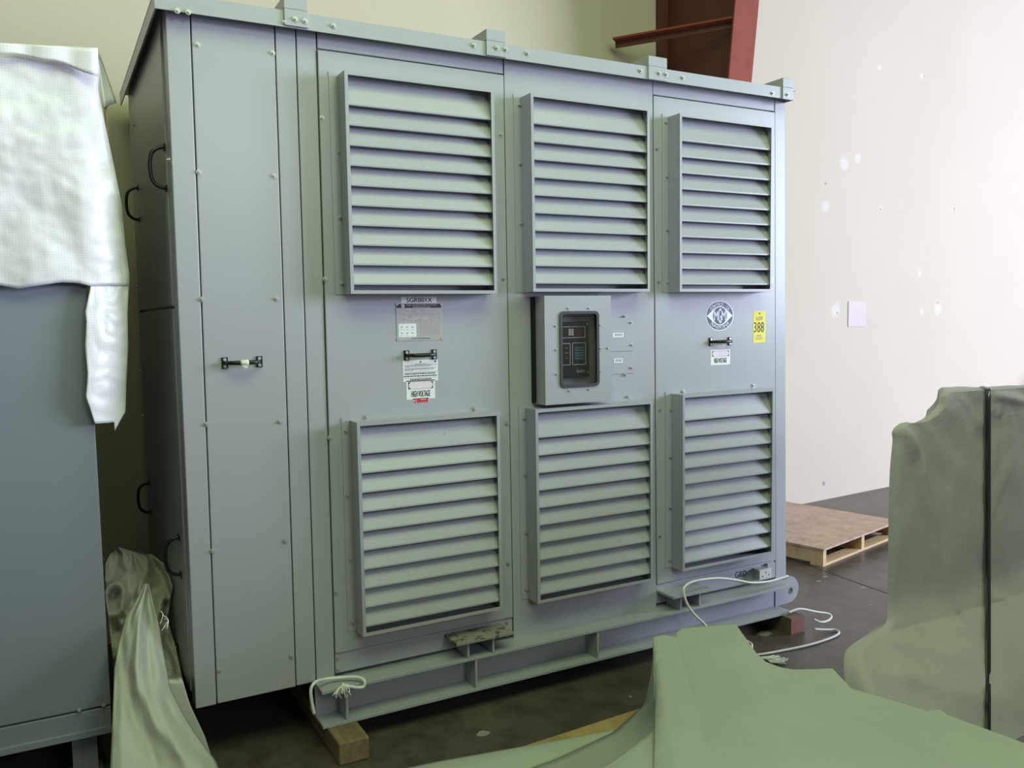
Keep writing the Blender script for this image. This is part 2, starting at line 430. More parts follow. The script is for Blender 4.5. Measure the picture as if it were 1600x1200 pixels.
louver(door1, (544, 112.5), (772, 137), (542, 459.5), (776, 458.5), [(529, 134), (530, 237), (532, 340), (534, 443)], -.010)
louver(door2, (828, 144), (1012.5, 169), (834, 456), (1018, 455.6), [(811, 164), (812.5, 256), (813.5, 349), (820, 446)], -.008)
louver(door3, (1060, 175.6), (1206, 196), (1064, 455.7), (1208.5, 456), [(1040, 191), (1042, 276), (1043, 359), (1044, 441)], -.010)
louver(door1, (556, 660), (780, 644), (568.5, 994), (786, 953), [(540, 673), (543, 774), (547, 873), (550, 971), (572, 652), (741, 639)], -.010)
louver(door2, (835.7, 641), (1019, 625), (841, 942), (1021, 909), [(819, 653), (820, 742), (821, 832), (822.5, 921)], -.008)
louver(door3, (1064, 617), (1208, 607), (1069, 891), (1210, 866), [(1048, 640), (1047, 714), (1047, 793), (1046, 875), (1067, 612), (1177, 603)], -.010)
for x, y in ((503, 184), (508, 436), (515, 684), (525, 925), (782, 210), (786, 435), (791, 661), (794, 880)): screw(door1, B, px(x, y, 1, -.010))
for x, y in ((1026, 232), (1029, 440), (1031, 640), (1031, 837), (1206, 438)): screw(door3, B, px(x, y, 1, -.010))
for x, y in ((308.5, 70), (426, 83), (310.5, 269), (428, 275), (315.5, 468), (432, 467), (322.5, 663), (437, 659), (331.5, 861), (445.5, 845), (342, 1047), (455, 1025)): screw(side, B, px(x, y, 1, -.004))
for x, y in ((792, 972), (792.5, 991), (527, 1027), (528, 1045)): screw(sill1, B, px(x, y, 1, -.003))

# handles -------------------------------------------------------
def handle(parent, lx, ly, rx, ry, yd, tape=False):
    a, b = px(lx, ly, 1, yd), px(rx, ry, 1, yd); z = (a.z + b.z) / 2
    q = MB(); w, h = .022, .040
    for c in (a, b):
        q.box(c.x - w / 2, c.x + w / 2, yd - .004, yd, z - h / 2, z + h / 2, M_black)
        for s in (-1, 1):
            n = 10; q.prism([(c.x + .0062 * math.cos(2 * math.pi * k / n), yd - .004, z + s * .012 + .0062 * math.sin(2 * math.pi * k / n)) for k in range(n)], (0, -.004, 0), M_zinc)
    xa, xb = a.x, b.x; L = xb - xa
    path = spline([(xa, yd - .004, z), (xa + .006, yd - .018, z), (xa + .10 * L + .01, yd - .034, z), (xa + .5 * L, yd - .04, z), (xb - .10 * L - .01, yd - .034, z), (xb - .006, yd - .018, z), (xb, yd - .004, z)], 6)
    n = len(path); q.tube(path, .007, M_black, 10, radii=[.0055 + .003 * math.sin(math.pi * i / (n - 1)) for i in range(n)])
    h = q.build('handle', parent, B); h['label'] = 'black pull handle with bright rivets'
    if tape:
        q = MB(); m = [p for p in path if xa + .36 * L < p.x < xa + .66 * L]
        q.tube(m, .0105, M_tape, 12)
        q.slab([(m[0].x + .002, z - .008), (m[-1].x - .004, z - .008), (m[-1].x - .004, z - .019), (m[0].x + .012, z - .017)], yd - .045, yd - .0435, M_tape)
        q.build('tape', h, B)
handle(side, 351, 567, 405, 565, -.004, True)
handle(door1, 635, 556, 678, 553, -.010)
handle(door3, 1110, 535, 1139.5, 532, -.010)
# side handles (stick out to the left)
for (xa, ya), (xb, yb) in (((259, 236), (259, 288)), ((217, 299), (217, 338)), ((233, 759), (235.5, 796)), ((280, 845), (283, 892)), ((278, 1020), (281, 1055))):
    a, b = px(xa, ya, 0, -.004), px(xb, yb, 0, -.004); y = (a.y + b.y) / 2; zc = (a.z + b.z) / 2; hh = .072
    q = MB()
    for s in (-1, 1): q.box(-.008, -.004, y - .02, y + .02, zc + s * hh - .011, zc + s * hh + .011, M_black)
    q.tube(spline([(-.006, y, zc - hh), (-.03, y, zc - hh + .006), (-.05, y, zc - .045), (-.056, y, zc), (-.05, y, zc + .045), (-.03, y, zc + hh - .006), (-.006, y, zc + hh)], 6), .0068, M_black, 10)
    q.build('handle', T, B)['label'] = 'black side pull handle'
for x, y in ((265, 250), (210, 195), (215, 447), (218, 518), (221, 580), (224, 650)):
    screw(T, B, px(x, y, 0, -.0045), rot=-math.pi / 2)

# ---- skid
SK0, SK1 = .086, .232
q = MB(); xa, xb = .434, 2.90
q.box(xa, xb, -.108, .09, SK1 - .012, SK1, M_skid); q.box(xa, xb - .02, -.108, .09, SK0, SK0 + .012, M_skid)
q.box(xa, xb, -.012, 0, SK0 + .012, SK1 - .012, M_skid)
for x in (.530, 1.080, 1.685): q.box(x - .005, x + .005, -.105, -.012, SK0 + .012, SK1 - .012, M_skid)
# rear rail and cross members
q.box(xa, xb, DEP - .15, DEP + .03, SK1 - .012, SK1, M_skid); q.box(xa, xb, DEP - .15, DEP + .03, SK0, SK0 + .012, M_skid); q.box(xa, xb, DEP - .06, DEP - .05, SK0 + .012, SK1 - .012, M_skid)
for x in (.6, 1.4, 2.2, 2.8): q.box(x, x + .01, 0, DEP - .06, SK0 + .03, SK1 - .002, M_skid)
skid = q.build('skid', T, B, bevel=.001)
# rounded lifting lug at the right end
q = MB(); cz = (SK0 + SK1) / 2 + .012; rr = .072; cx = 2.955
outer = [(2.86, SK0 + .012), (2.93, SK0 + .014)] + [(cx + rr * math.cos(a), cz + rr * math.sin(a)) for a in [math.radians(-75 + 150 * k / 14) for k in range(15)]] + [(2.93, SK1 - .004), (2.86, SK1 - .004)] + [(2.86, lerp(SK1 - .004, SK0 + .012, k / 8)) for k in range(1, 8)]
n = len(outer); hc = (2.968, cz - .010)
inner = []
for x, z in outer:
    a = math.atan2(z - hc[1], x - hc[0]); inner.append((hc[0] + .018 * math.cos(a), hc[1] + .018 * math.sin(a)))
q.ringslab(outer, inner, -.016, .004, M_skid); q.build('lifting_lug', skid, B)
# brackets on the skid flange
for xb0, w, m in ((.985, .262, M_rusty), (2.095, .24, M_skid)):
    q = MB(); z1 = .312
    q.hexa([(xb0, -.125, z1 - .012), (xb0 + w, -.125, z1 - .012), (xb0 + w, -.003, z1 - .012), (xb0, -.003, z1 - .012),
            (xb0, -.125, z1), (xb0 + w, -.125, z1), (xb0 + w, -.003, z1), (xb0, -.003, z1)], m)
    for x in (xb0 + .055, xb0 + .17): q.box(x, x + .01, -.108, -.003, SK1, z1 - .012, M_skid)
    q.build('skid_bracket', T, B, bevel=.0015)
# outlet + stencil on the right sill
q = MB(); a = px(1173, 905, 1, -.003); b = px(1196, 879, 1, -.003)
x0, x1, z0, z1 = 2.712, 2.80, .268, .322
q.box(x0, x1, -.045, -.003, z0, z1, M_zinc)
q.slab([(x0 + .004, z0 + .004), (x1 - .003, z0 + .004), (x1 - .003, z1 - .003), (x0 + .004, z1 - .003)], -.048, -.045, M_outlet)
for dx, dz in ((.024, .018), (.046, .036), (.066, .022)):
    q.prism([(x0 + dx + .004 * math.cos(k * math.pi / 4), -.0481, z0 + dz + .004 * math.sin(k * math.pi / 4)) for k in range(8)], (0, -.0006, 0), M_ink)
q.box(x1, x1 + .008, -.02, -.003, z1 - .02, z1 + .012, M_zinc)
q.build('outlet_box', T, B, bevel=.0015)
q = MB(); put_text(q, 'GRD', M_ink, 2.592, 2.668, .288, .320, -.0035, bold=.001); q.build('stencil_lettering', sill3, B, recalc=False)
# louver l3 sits above; dark notch at the right end of the sill
q = MB(); q.box(2.815, 2.868, -.0045, -.003, .250, zd3b - .012, M_skid); q.build('sill_clip', sill3, B)

# ---- control box on the middle door
yb = -.105
a, b, c, d = px(850, 462, 1, yb), px(955, 462, 1, yb), px(853, 633, 1, yb), px(955, 626, 1, yb)
bx0, bx1, bz1, bz0 = (a.x + c.x) / 2, (b.x + d.x) / 2, (a.z + b.z) / 2, (c.z + d.z) / 2
def rrect(x0, x1, z0, z1, r, n=6):
    out = []
    for cx, cz, a0 in ((x1 - r, z0 + r, -90), (x1 - r, z1 - r, 0), (x0 + r, z1 - r, 90), (x0 + r, z0 + r, 180)):
        for k in range(n + 1):
            t = math.radians(a0 + 90 * k / n); out.append((cx + r * math.cos(t), cz + r * math.sin(t)))
    return out
def on_rect(pts, x0, x1, z0, z1):
    cx, cz = (x0 + x1) / 2, (z0 + z1) / 2; out = []; n = len(pts)
    for i, (x, z) in enumerate(pts):
        dx, dz = x - cx, z - cz
        s = min((x1 - cx) / abs(dx) if dx else 1e9, (z1 - cz) / abs(dz) if dz else 1e9)
        out.append((cx + dx * s, cz + dz * s))
    # snap nearest to true corners
    for X, Z in ((x0, z0), (x0, z1), (x1, z0), (x1, z1)):
        k = min(range(n), key=lambda i: (out[i][0] - X) ** 2 + (out[i][1] - Z) ** 2); out[k] = (X, Z)
    return out
g = [px(*p, 1, yb) for p in ((873.5, 486), (935.5, 486), (875, 607), (935.5, 602))]
gx0, gx1, gz1, gz0 = (g[0].x + g[2].x) / 2, (g[1].x + g[3].x) / 2, (g[0].z + g[1].z) / 2, (g[2].z + g[3].z) / 2
hole = rrect(gx0 + .006, gx1 - .006, gz0 + .006, gz1 - .006, .018)
q = MB(); out = on_rect(hole, bx0, bx1, bz0, bz1)
q.ringslab(out, hole, yb, yb + .003, M_paint)
q.box(bx0, bx0 + .003, yb + .003, -.008, bz0, bz1, M_paint); q.box(bx1 - .003, bx1, yb + .003, -.008, bz0, bz1, M_paint)
q.box(bx0 + .003, bx1 - .003, yb + .003, -.008, bz1 - .003, bz1, M_paint); q.box(bx0 + .003, bx1 - .003, yb + .003, -.008, bz0, bz0 + .003, M_paint)
q.box(bx0 + .003, bx1 - .003, yb + .055, yb + .058, bz0 + .003, bz1 - .003, M_paint)
q.box(bx0 - .012, bx0, -.03, -.008, bz0 + .006, bz1 - .004, M_dark)
cbox = q.build('control_box', T, B, bevel=0)
q = MB(); q.ringslab(rrect(gx0, gx1, gz0, gz1, .022), rrect(gx0 + .0125, gx1 - .0125, gz0 + .0125, gz1 - .0125, .012), yb - .006, yb, M_rubber)
q.build('window_gasket', cbox, B)
q = MB(); q.slab(hole, yb + .004, yb + .006, M_glass); q.build('window_pane', cbox, B)
# control panel face
pf = yb + .038
f0, f1 = px(872, 503, 1, pf), px(921, 588, 1, pf)
q = MB(); q.box(f0.x - .02, f1.x, pf, pf + .004, f1.z, f0.z, M_screen)
def fpx(x, y): p = px(x, y, 1, pf); return p.x, p.z
def outline(x0, y0, x1, y1, m=M_whiteink, w=.0011):
    (a, b), (c, d) = fpx(x0, y0), fpx(x1, y1)
    for r in ((a, c, b - w, b + w), (a, c, d - w, d + w), (a - w, a + w, d, b), (c - w, c + w, d, b)): q.box(r[0], r[1], pf - .0006, pf, r[2], r[3], m)
outline(874, 511, 914, 527); outline(876, 537, 891, 570); outline(894.5, 536, 915, 569)
def blk(x0, y0, x1, y1, m):
    (a, b), (c, d) = fpx(x0, y0), fpx(x1, y1); q.box(a, c, pf - .0007, pf, d, b, m)
for i in range(2):
    for j in range(4): blk(888.5 + i * 4.2, 514 + j * 2.7, 892 + i * 4.2, 516 + j * 2.7, M_tape)
blk(898, 513.5, 908, 525, M_redled)
for y in (542, 546, 550.5, 554.5, 559): blk(898, y, 912, y + 2.2, M_blueinkey)
for y in (543, 551, 559): blk(883, y, 887.5, y + 1.2, M_greyink)
(xa, za), (xb, zb) = fpx(901, 577), fpx(913, 582.5)
put_text(q, 'Qualitrol', M_whiteink, xa, xb, zb, za, pf - .0008)
for x, y in ((917, 506), (919, 581)):
    a, b = fpx(x, y); q.prism([(a + .0045 * math.cos(k * math.pi / 5), pf, b + .0045 * math.sin(k * math.pi / 5)) for k in range(10)], (0, -.003, 0), M_zinc)
q.build('control_panel', cbox, B, recalc=False)
for x, y in ((480, 230), (655, 228), (372, 380), (752, 370), (375, 583), (752, 570), (815, 568), (380, 790), (752, 770), (487, 930), (653, 918)):
    o = screw(cbox, B, px(800 + x / 5.4538, 440 + y / 5.4538, 1, yb)); o.scale = (.62, .8, .62)
# small cover plates beside the box
yd = -.008
a, b = px(957, 497, 1, yd), px(989, 583, 1, yd); a.x = bx1 + .002; zm = px(975, 549, 1, yd).z
q = MB(); q.box(a.x, b.x, yd - .004, yd, zm + .001, a.z, M_paint); q.box(a.x, b.x, yd - .0032, yd, b.z, zm - .001, M_paint)
cp = q.build('cover_plate', door2, B, bevel=.001)
for x, y in ((962, 297), (1014, 350), (1020, 540), (1017, 735), (965, 796), (988, 983)):
    o = screw(door2, B, px(800 + x / 5.4538, 440 + y / 5.4538, 1, yd - .004)); o.scale = (.7, 1.1, .7)
def sticker(name, parent, x0, y0, x1, y1, yd, m=M_white, th=.0008):
    a, b = px(x0, y0, 1, yd), px(x1, y1, 1, yd)
    q = MB(); q.box(a.x, b.x, yd - th, yd, b.z, a.z, m)
    return q.build(name, parent, B), a.x, b.x, b.z, a.z
for (x0, y0, x1, y1) in ((957.5, 520.5, 974, 526.5), (959, 560.5, 973, 566.5)):
    o, xa, xb, za, zb = sticker('sticker', T, x0, y0, x1, y1, yd - .004)
    q = MB(); w, h = xb - xa, zb - za
    for k in (.28, .6): q.box(xa + w * .14, xb - w * .1, yd - .0052, yd - .0048, za + h * k, za + h * (k + .16), M_navy if k > .5 else M_greyink)
    q.build('print', o, B)
# ---- labels on the left door
yd = -.010; ys = yd - .0012
o, xa, xb, za, zb = sticker('tag_label', T, 626.5, 464, 682, 473.2, yd)
q = MB(); w = xb - xa; h = zb - za
put_text(q, 'SGRB01X', M_ink, xa + w * .15, xb - w * .13, za + h * .1, zb - h * .1, ys, bold=.0005); q.build('lettering', o, B, recalc=False)
a, b = px(618.5, 474, 1, yd), px(691.5, 531, 1, yd); xa, xb, za, zb = a.x, b.x, b.z, a.z; w = xb - xa; h = zb - za
q = MB(); q.box(xa, xb, yd - .0015, yd, za, zb, M_nameplate)
for sx in (.02, .98):
    for sz in (.03, .97): q.box(xa + w * sx - .004, xa + w * sx + .004, yd - .003, yd - .0015, za + h * sz - .004, za + h * sz + .004, M_zinc)
np_ = q.build('nameplate', T, B)
q = MB(); yy = yd - .0018
q.box(xa + w * .01, xb - w * .02, yy - .0003, yy, zb - h * .125, zb - h * .02, M_ink)
put_text(q, 'MGM TRANSFORMER COMPANY', M_nameplate, xa + w * .22, xb - w * .12, zb - h * .075, zb - h * .035, yy - .0006)
for k in range(9): q.box(xa + w * (.36 + .043 * k), xa + w * (.395 + .043 * k), yy - .0006, yy - .0003, zb - h * .112, zb - h * .095, M_nameplate)
n = 14; q.add([(xa + w * .145 + .008 * math.cos(2 * math.pi * k / n), yy - .0006, zb - h * .072 + .008 * math.sin(2 * math.pi * k / n)) for k in range(n)], [tuple(range(n))], M_nameplate)
rnd = random.Random(3)
for r in range(10):
    z = zb - h * (.17 + .034 * r); x = xa + w * .03
    while x < xb - w * .05:
        L = w * rnd.uniform(.03, .12)
        if rnd.random() < .7: q.box(x, min(x + L, xb - w * .03), yy - .0003, yy, z, z + h * .008, M_greyink)
        x += L + w * rnd.uniform(.02, .06)
for r in range(11): q.box(xa + w * .48, xb - w * .06, yy - .0003, yy, za + h * (.14 + .035 * r), za + h * (.143 + .035 * r), M_greyink)
q.box(xa + w * .04, xa + w * .42, yy - .0003, yy, za + h * .1, za + h * .46, M_white)
for r in range(2):
    for c in range(3):
        x = xa + w * (.09 + .115 * c); z = za + h * (.35 - .16 * r)
        q.box(x, x + w * .035, yy - .0006, yy - .0003, z, z + h * .03, M_greyink); q.box(x - w * .02, x + w * .055, yy - .0006, yy - .0003, z - h * .06, z - h * .053, M_greyink)
for k in range(7): q.box(xa + w * (.32 + .058 * k), xa + w * (.365 + .058 * k), yy - .0003, yy, za + h * .048, za + h * .066, M_ink)
q.build('engraving', np_, B, recalc=False)
o, xa, xb, za, zb = sticker('instruction_label', T, 629, 563.5, 684.5, 594, yd)
q = MB(); w = xb - xa; h = zb - za
q.box(xa + w * .48, xa + w * .53, ys - .0003, ys, zb - h * .13, zb - h * .04, M_greyink); q.box(xa + w * .91, xa + w * .95, ys - .0003, ys, zb - h * .14, zb - h * .05, M_ink)
for k in (.24, .58, .85): q.box(xa + w * .02, xb - w * .02, ys - .0003, ys, zb - h * k, zb - h * (k - .012), M_greyink)
for k, s0_, s1_ in ((.20, .35, .65), (.29, .07, .8), (.33, .07, .2), (.40, .05, .93), (.445, .05, .88), (.49, .05, .3), (.66, .05, .92), (.77, .02, .97), (.93, .2, .8)):
    x = xa + w * s0_
    while x < xa + w * s1_:
        L = w * rnd.uniform(.03, .09); q.box(x, min(x + L, xa + w * s1_), ys - .0003, ys, zb - h * k, zb - h * (k - (.045 if k > .6 else .022)), M_greyink if k < .6 else M_ink); x += L + w * .015
q.build('print', o, B)
def warning(x0, y0, x1, y1, split=.45):
    o, xa, xb, za, zb = sticker('warning_label', T, x0, y0, x1, y1, yd)
    q = MB(); w = xb - xa; h = zb - za
    ax, bx, az, bz = xa + w * .07, xb - w * .07, zb - h * split, zb - h * .08
    q.box(ax, bx, ys - .0003, ys, az, bz, M_ink)
    r = (bz - az) * .46; q.slab(rrect(ax + w * .015, bx - w * .015, az + h * .01, bz - h * .01, r, 8), ys - .0006, ys - .0003, M_pink)
    put_text(q, 'HIGH VOLTAGE', M_ink, xa + w * .17, xb - w * .18, za + h * .13, za + h * .45, ys - .0003, bold=.0004)
    q.build('print', o, B, recalc=False)
warning(634.5, 595.2, 680, 622); warning(1110.5, 546.8, 1140.5, 569.2)
o, xa, xb, za, zb = sticker('red_sticker', T, 645, 622.8, 670, 628.6, yd, M_white)
q = MB(); w = xb - xa; h = zb - za; q.box(xa + w * .03, xb - w * .03, ys - .0003, ys, za + h * .06, zb - h * .1, M_red)
q.box(xa + w * .06, xa + w * .1, ys - .0006, ys - .0003, za + h * .3, zb - h * .3, M_white); q.box(xa + w * .18, xa + w * .2, ys - .0006, ys - .0003, za + h * .06, zb - h * .1, M_white)
q.box(xa + w * .5, xa + w * .8, ys - .0006, ys - .0003, zb - h * .3, zb - h * .2, M_white)
q.build('print', o, B)
# ---- round maker's badge on the right door
a, b = px(1102.5, 492, 1, yd), px(1146, 492, 1, yd); cx = (a.x + b.x) / 2; R = (b.x - a.x) / 2; cz = (px(1124, 469.8, 1, yd).z + px(1124, 516.8, 1, yd).z) / 2
def disc_pts(rx, rz, n=48): return [(cx + rx * math.cos(2 * math.pi * k / n), cz + rz * math.sin(2 * math.pi * k / n)) for k in range(n)]
RZ = (px(1124, 469.8, 1, yd).z - px(1124, 516.8, 1, yd).z) / 2
def flat_oval(mb):
    for p in mb.v: p.z = cz + (p.z - cz) * RZ / R
    return mb
q = flat_oval(MB().slab(disc_pts(R, R), yd - .0008, yd, M_white)); badge = q.build('badge', T, B)
q = MB(); y = yd - .001
q.slab(disc_pts(R * .94, R * .94), y - .0002, y, M_navy)
lens = []
for k in range(25):
    t = k / 24; x = -R * .93 + 1.86 * R * t; lens.append((cx + x, cz - R * .64 * math.cos(math.pi * (t - .5)) ** 1.15))
lens += [(x, 2 * cz - z) for x, z in reversed(lens[1:-1])]
q.slab(lens, y - .0005, y - .0002, M_white)
q.slab(disc_pts(R * .50, R * .57), y - .0008, y - .0005, M_navy)
for ch, xx0, xx1, hh in (('M', -.41, -.13, .31), ('G', -.105, .105, .50), ('M', .13, .41, .31)):
    put_text(q, ch, M_white, cx + R * xx0, cx + R * xx1, cz - R * hh, cz + R * hh, y - .0010, bold=.0005)
arc_text(q, 'COMMERCE, CA', M_white, cx, cz, R * .77, R * .2, y - .0008, math.radians(148), math.radians(32))
arc_text(q, 'TRANSFORMER', M_white, cx, cz, R * .77, R * .2, y - .0008, math.radians(-146), math.radians(-34), True)
flat_oval(q).build('emblem', badge, B, recalc=False)
# ---- yellow lot tag
o, xa, xb, za, zb = sticker('lot_tag', T, 1177.2, 486.5, 1195.6, 535, yd, M_yellow)
o['label'] = 'yellow numbered paper tag'
q = MB(); w = xb - xa; h = zb - za
q.box(xa + w * .45, xa + w * .58, ys - .0003, ys, zb - h * .09, zb - h * .05, M_ink)
put_text(q, 'LOT', M_ink, xa + w * .25, xa + w * .78, zb - h * .29, zb - h * .17, ys - .0003)
put_text(q, '388', M_ink, xa + w * .04, xa + w * .88, zb - h * .67, zb - h * .34, ys - .0003)
for k, s0_, s1_ in ((.77, .3, .65), (.80, .28, .68), (.855, .15, .8), (.90, .2, .76)): q.box(xa + w * s0_, xa + w * s1_, ys - .0003, ys, zb - h * k, zb - h * (k - .016), M_greyink)
q.build('lettering', o, B, recalc=False)

# ================================================================ TIMBER BLOCKS, ROPES
q = MB(); q.box(.452, .568, -.245, DEP + .1, .0, .0855, M_oldwood)
tag(q.build('timber_block', base=(.51, .55, 0), bevel=.006), 'weathered brown timber under the left end of the steel skid', 'timber')
a, b = px(1242, 993, 1, -.19), px(1271, 990, 1, -.19)
q = MB(); xa = a.x; q.box(xa, xa + .098, -.16, DEP + .1, 0, .0855, M_darkwood); q.box(xa, xa + .098, -.164, -.16, 0, .0855, M_redend)
tag(q.build('timber_block', base=(xa + .05, .6, 0), bevel=.003), 'dark timber with a red painted end under the right end of the skid', 'timber')

def rope(name, pts, r, label, fray=None, flat=1):
    o = thing(name, (0, 0, 0), label, 'rope') if False else None
    q = MB(); q.tube(spline(pts, 8), r, M_cord, 8)
    base = Vector(pts[0])
    ob = q.build(name, base=base); tag(ob, label, 'rope')
    if fray:
        q = MB(); rr = random.Random(5)
        for c, d, n, L in fray:
            c = Vector(c)
            for k in range(n):
                e = c + (Vector(d) + Vector((rr.uniform(-1, 1), rr.uniform(-.5, .3), rr.uniform(-1, 1) * flat)) * (.8 if flat == 1 else .5)).normalized() * L * rr.uniform(.5, 1)
                m_ = (c + e) / 2 + Vector((rr.uniform(-1, 1), rr.uniform(-.6, 0), rr.uniform(-.2, 1) * flat)) * L * .25
                q.tube(spline([c, m_, e], 4), .0022, M_cord, 5)
        f = q.build('frayed_end', ob, base); 
    return ob
def P(x, y, ax, v): return px(x, y, ax, v)
yr = -.118
rope('tied_rope', [P(491, 1115, 1, yr), P(487, 1095, 1, yr), P(486, 1077, 1, yr), P(493, 1066, 1, yr + .01), P(510, 1061, 1, yr + .06), P(535, 1058.5, 1, yr + .06), P(557, 1058, 1, yr + .03), P(569, 1063, 1, yr), P(568, 1073, 1, yr - .004), P(555, 1074, 1, yr - .004), P(534, 1070, 1, yr - .006)], .0062,
     'short white rope tied in a frayed knot on the left end of the skid', [((P(534, 1072, 1, yr - .008)), (0, -.2, -1), 22, .05)])
zr = .012
cordA = [P(1231, 900, 1, -.10), P(1215, 905, 1, -.10), P(1198, 909, 1, -.11), P(1174, 910.5, 1, -.12), P(1150, 906.5, 1, -.12), P(1122, 903.5, 1, -.12), P(1090, 907, 1, -.125), P(1074, 913, 1, -.13), P(1068, 922, 1, -.14), P(1073, 942, 1, -.15), P(1085, 960, 1, -.16), P(1103, 978, 1, -.17), P(1120, 1002, 1, -.21)]
rope('white_cord', cordA, .0058, 'white cord draped over the right end of the skid and hanging down in front')
zc = .09
cB = [P(1232, 957, 1, -.125), P(1250, 951.5, 1, -.13), P(1275, 956, 2, .075), P(1294, 959, 2, .055), P(1299, 964, 2, .04), P(1293, 970, 2, .035), P(1282, 972, 2, .04), P(1272, 968, 2, .055)]
rope('white_cord', cB, .0058, 'white cord looped over the top of the red-ended timber')
cC = [P(1272, 983, 2, .03), P(1290, 984, 2, .015), P(1305, 984, 2, .008), P(1311, 989, 2, .007), P(1300, 996, 2, .007), P(1270, 1006, 2, .007), P(1230, 1015, 2, .007), P(1180, 1023, 2, .007), P(1175, 1013, 2, .007), P(1174, 1006, 2, .007), P(1165, 1001, 2, .007), P(1150, 998, 2, .007)]
rope('white_cord', cC, .0058, 'white cord lying in a loop on the floor beside the red-ended timber', [(P(1186, 1027, 2, .008), (.9, -.5, 0), 26, .10), (P(1200, 1032, 2, .008), (.9, -.45, 0), 26, .10)], .12)

# ================================================================ STEEL COLUMN ON THE WALL
cx = 3.61; CB = Vector((cx, 1.6, 0))
colm = thing('steel_column', CB, 'dark red tapered steel column against the wall above the enclosure', 'column')
yt = lambda z: .99 + (3.62 - z) * .125
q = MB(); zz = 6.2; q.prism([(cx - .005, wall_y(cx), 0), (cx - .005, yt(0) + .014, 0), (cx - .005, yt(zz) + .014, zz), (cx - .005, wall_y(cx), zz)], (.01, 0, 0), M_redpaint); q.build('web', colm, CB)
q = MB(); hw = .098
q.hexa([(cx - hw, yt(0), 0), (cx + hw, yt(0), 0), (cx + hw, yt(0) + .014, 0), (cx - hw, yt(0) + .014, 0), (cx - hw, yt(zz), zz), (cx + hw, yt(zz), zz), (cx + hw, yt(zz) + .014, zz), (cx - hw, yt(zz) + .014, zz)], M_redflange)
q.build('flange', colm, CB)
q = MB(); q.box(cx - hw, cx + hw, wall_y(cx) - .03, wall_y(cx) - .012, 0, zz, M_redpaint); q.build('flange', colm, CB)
a = px(962, 66, 1, 1.70); b = px(1150, 33, 1, 1.06); 
q = MB(); u = (b - a).normalized(); upv = Vector((0, 0, 1)); sd = u.cross(upv).normalized()
q.prism([a, a + upv * .012, a + upv * .012 + sd * .07, a + sd * .07], b - a, M_redflange); q.prism([a, a - upv * .042, a - upv * .042 + sd * .01, a + sd * .01], b - a, M_redpaint)
q.build('flange_brace', colm, CB)
# cover plate on the right wall
a, b = wall_pt(1325, 471), wall_pt(1352, 510)
q = MB(); q.hexa([(a.x, wall_y(a.x) - .006, b.z), (b.x, wall_y(b.x) - .006, b.z), (b.x, wall_y(b.x), b.z), (a.x, wall_y(a.x), b.z), (a.x, wall_y(a.x) - .006, a.z), (b.x, wall_y(b.x) - .006, a.z), (b.x, wall_y(b.x), a.z), (a.x, wall_y(a.x), a.z)], M_plate)
tag(q.build('wall_plate', base=((a + b) / 2), bevel=.002), 'small pinkish square cover plate on the cream wall right of the enclosure', 'cover plate')

# ================================================================ PALLET BY THE WALL
pz = .135
pa, pb, pc = px(1286, 886, 2, 0), px(1392, 843, 2, 0), px(1226, 862, 2, 0)
ux = (pb - pa); Lx = ux.length * 1.12; ux.normalize(); uy = Vector((-ux.y, ux.x, 0))
PB = pa.copy(); PB.z = 0
pal = thing('wooden_pallet', PB, 'plywood topped wooden pallet on the floor against the right wall', 'pallet')
def pbox(u0, u1, v0, v1, z0, z1, m, name):
    q = MB(); c = [pa + ux * u + uy * v for u, v in ((u0, v0), (u1, v0), (u1, v1), (u0, v1))]
    q.hexa([(p.x, p.y, z0) for p in c] + [(p.x, p.y, z1) for p in c], m); q.build(name, pal, PB, bevel=.001)
Ly = .92
pbox(-.01, Lx, -.01, Ly, .107, .120, M_ply, 'deck')
pbox(0, .04, 0, Ly - .02, .016, .107, M_pine, 'stringer'); pbox(Lx / 2 - .02, Lx / 2 + .02, 0, Ly - .02, .016, .107, M_pine, 'stringer'); pbox(Lx - .05, Lx - .01, 0, Ly - .02, .016, .107, M_pine, 'stringer')
for v in (0, .4, Ly - .12): pbox(0, Lx - .01, v, v + .09, 0, .016, M_pine, 'bottom_board')

# ================================================================ GRAY CABINET ON THE LEFT
GY = .10; GB = Vector((-.9, .6, 0))
gc = thing('electrical_cabinet', GB, 'blue gray electrical cabinet half covered by white tarp at the left edge', 'cabinet')
gx1 = -.272
q = MB(); q.box(-1.6, gx1 - .006, GY + .02, 1.30, .19, 2.50, M_gcab); q.build('body', gc, GB)
q = MB(); q.slab([(-1.6, .278), (gx1 + .001, .268), (gx1 - .004, 2.48), (-1.6, 2.48)], GY, GY + .02, M_gcab); gf = q.build('front_panel', gc, GB, bevel=.003)
q = MB(); q.slab([(-1.6, .272), (gx1, .262), (gx1, .17), (-1.6, .18)], GY - .004, GY + .1, M_gcab); q.slab([(-1.6, .205), (gx1, .195), (gx1, .17), (-1.6, .18)], GY - .014, GY, M_gcab)
ga = q.build('base_channel', gc, GB, bevel=.002)
for x, y in ((123.5, 1109), (162, 1101)): o = screw(ga, GB, px(x, y, 1, GY - .005)); o.scale = (.85, 1.6, .85)
for x in (-.36, -1.4):
    q = MB(); q.box(x - .04, x + .04, GY + .03, GY + .12, 0, .18, M_oldwood if False else M_gcab); q.box(x - .055, x + .055, GY + .02, GY + .14, 0, .012, M_gcab); q.build('leg', gc, GB)
    q = MB(); q.box(x - .04, x + .04, 1.1, 1.2, 0, .19, M_gcab); q.build('leg', gc, GB)

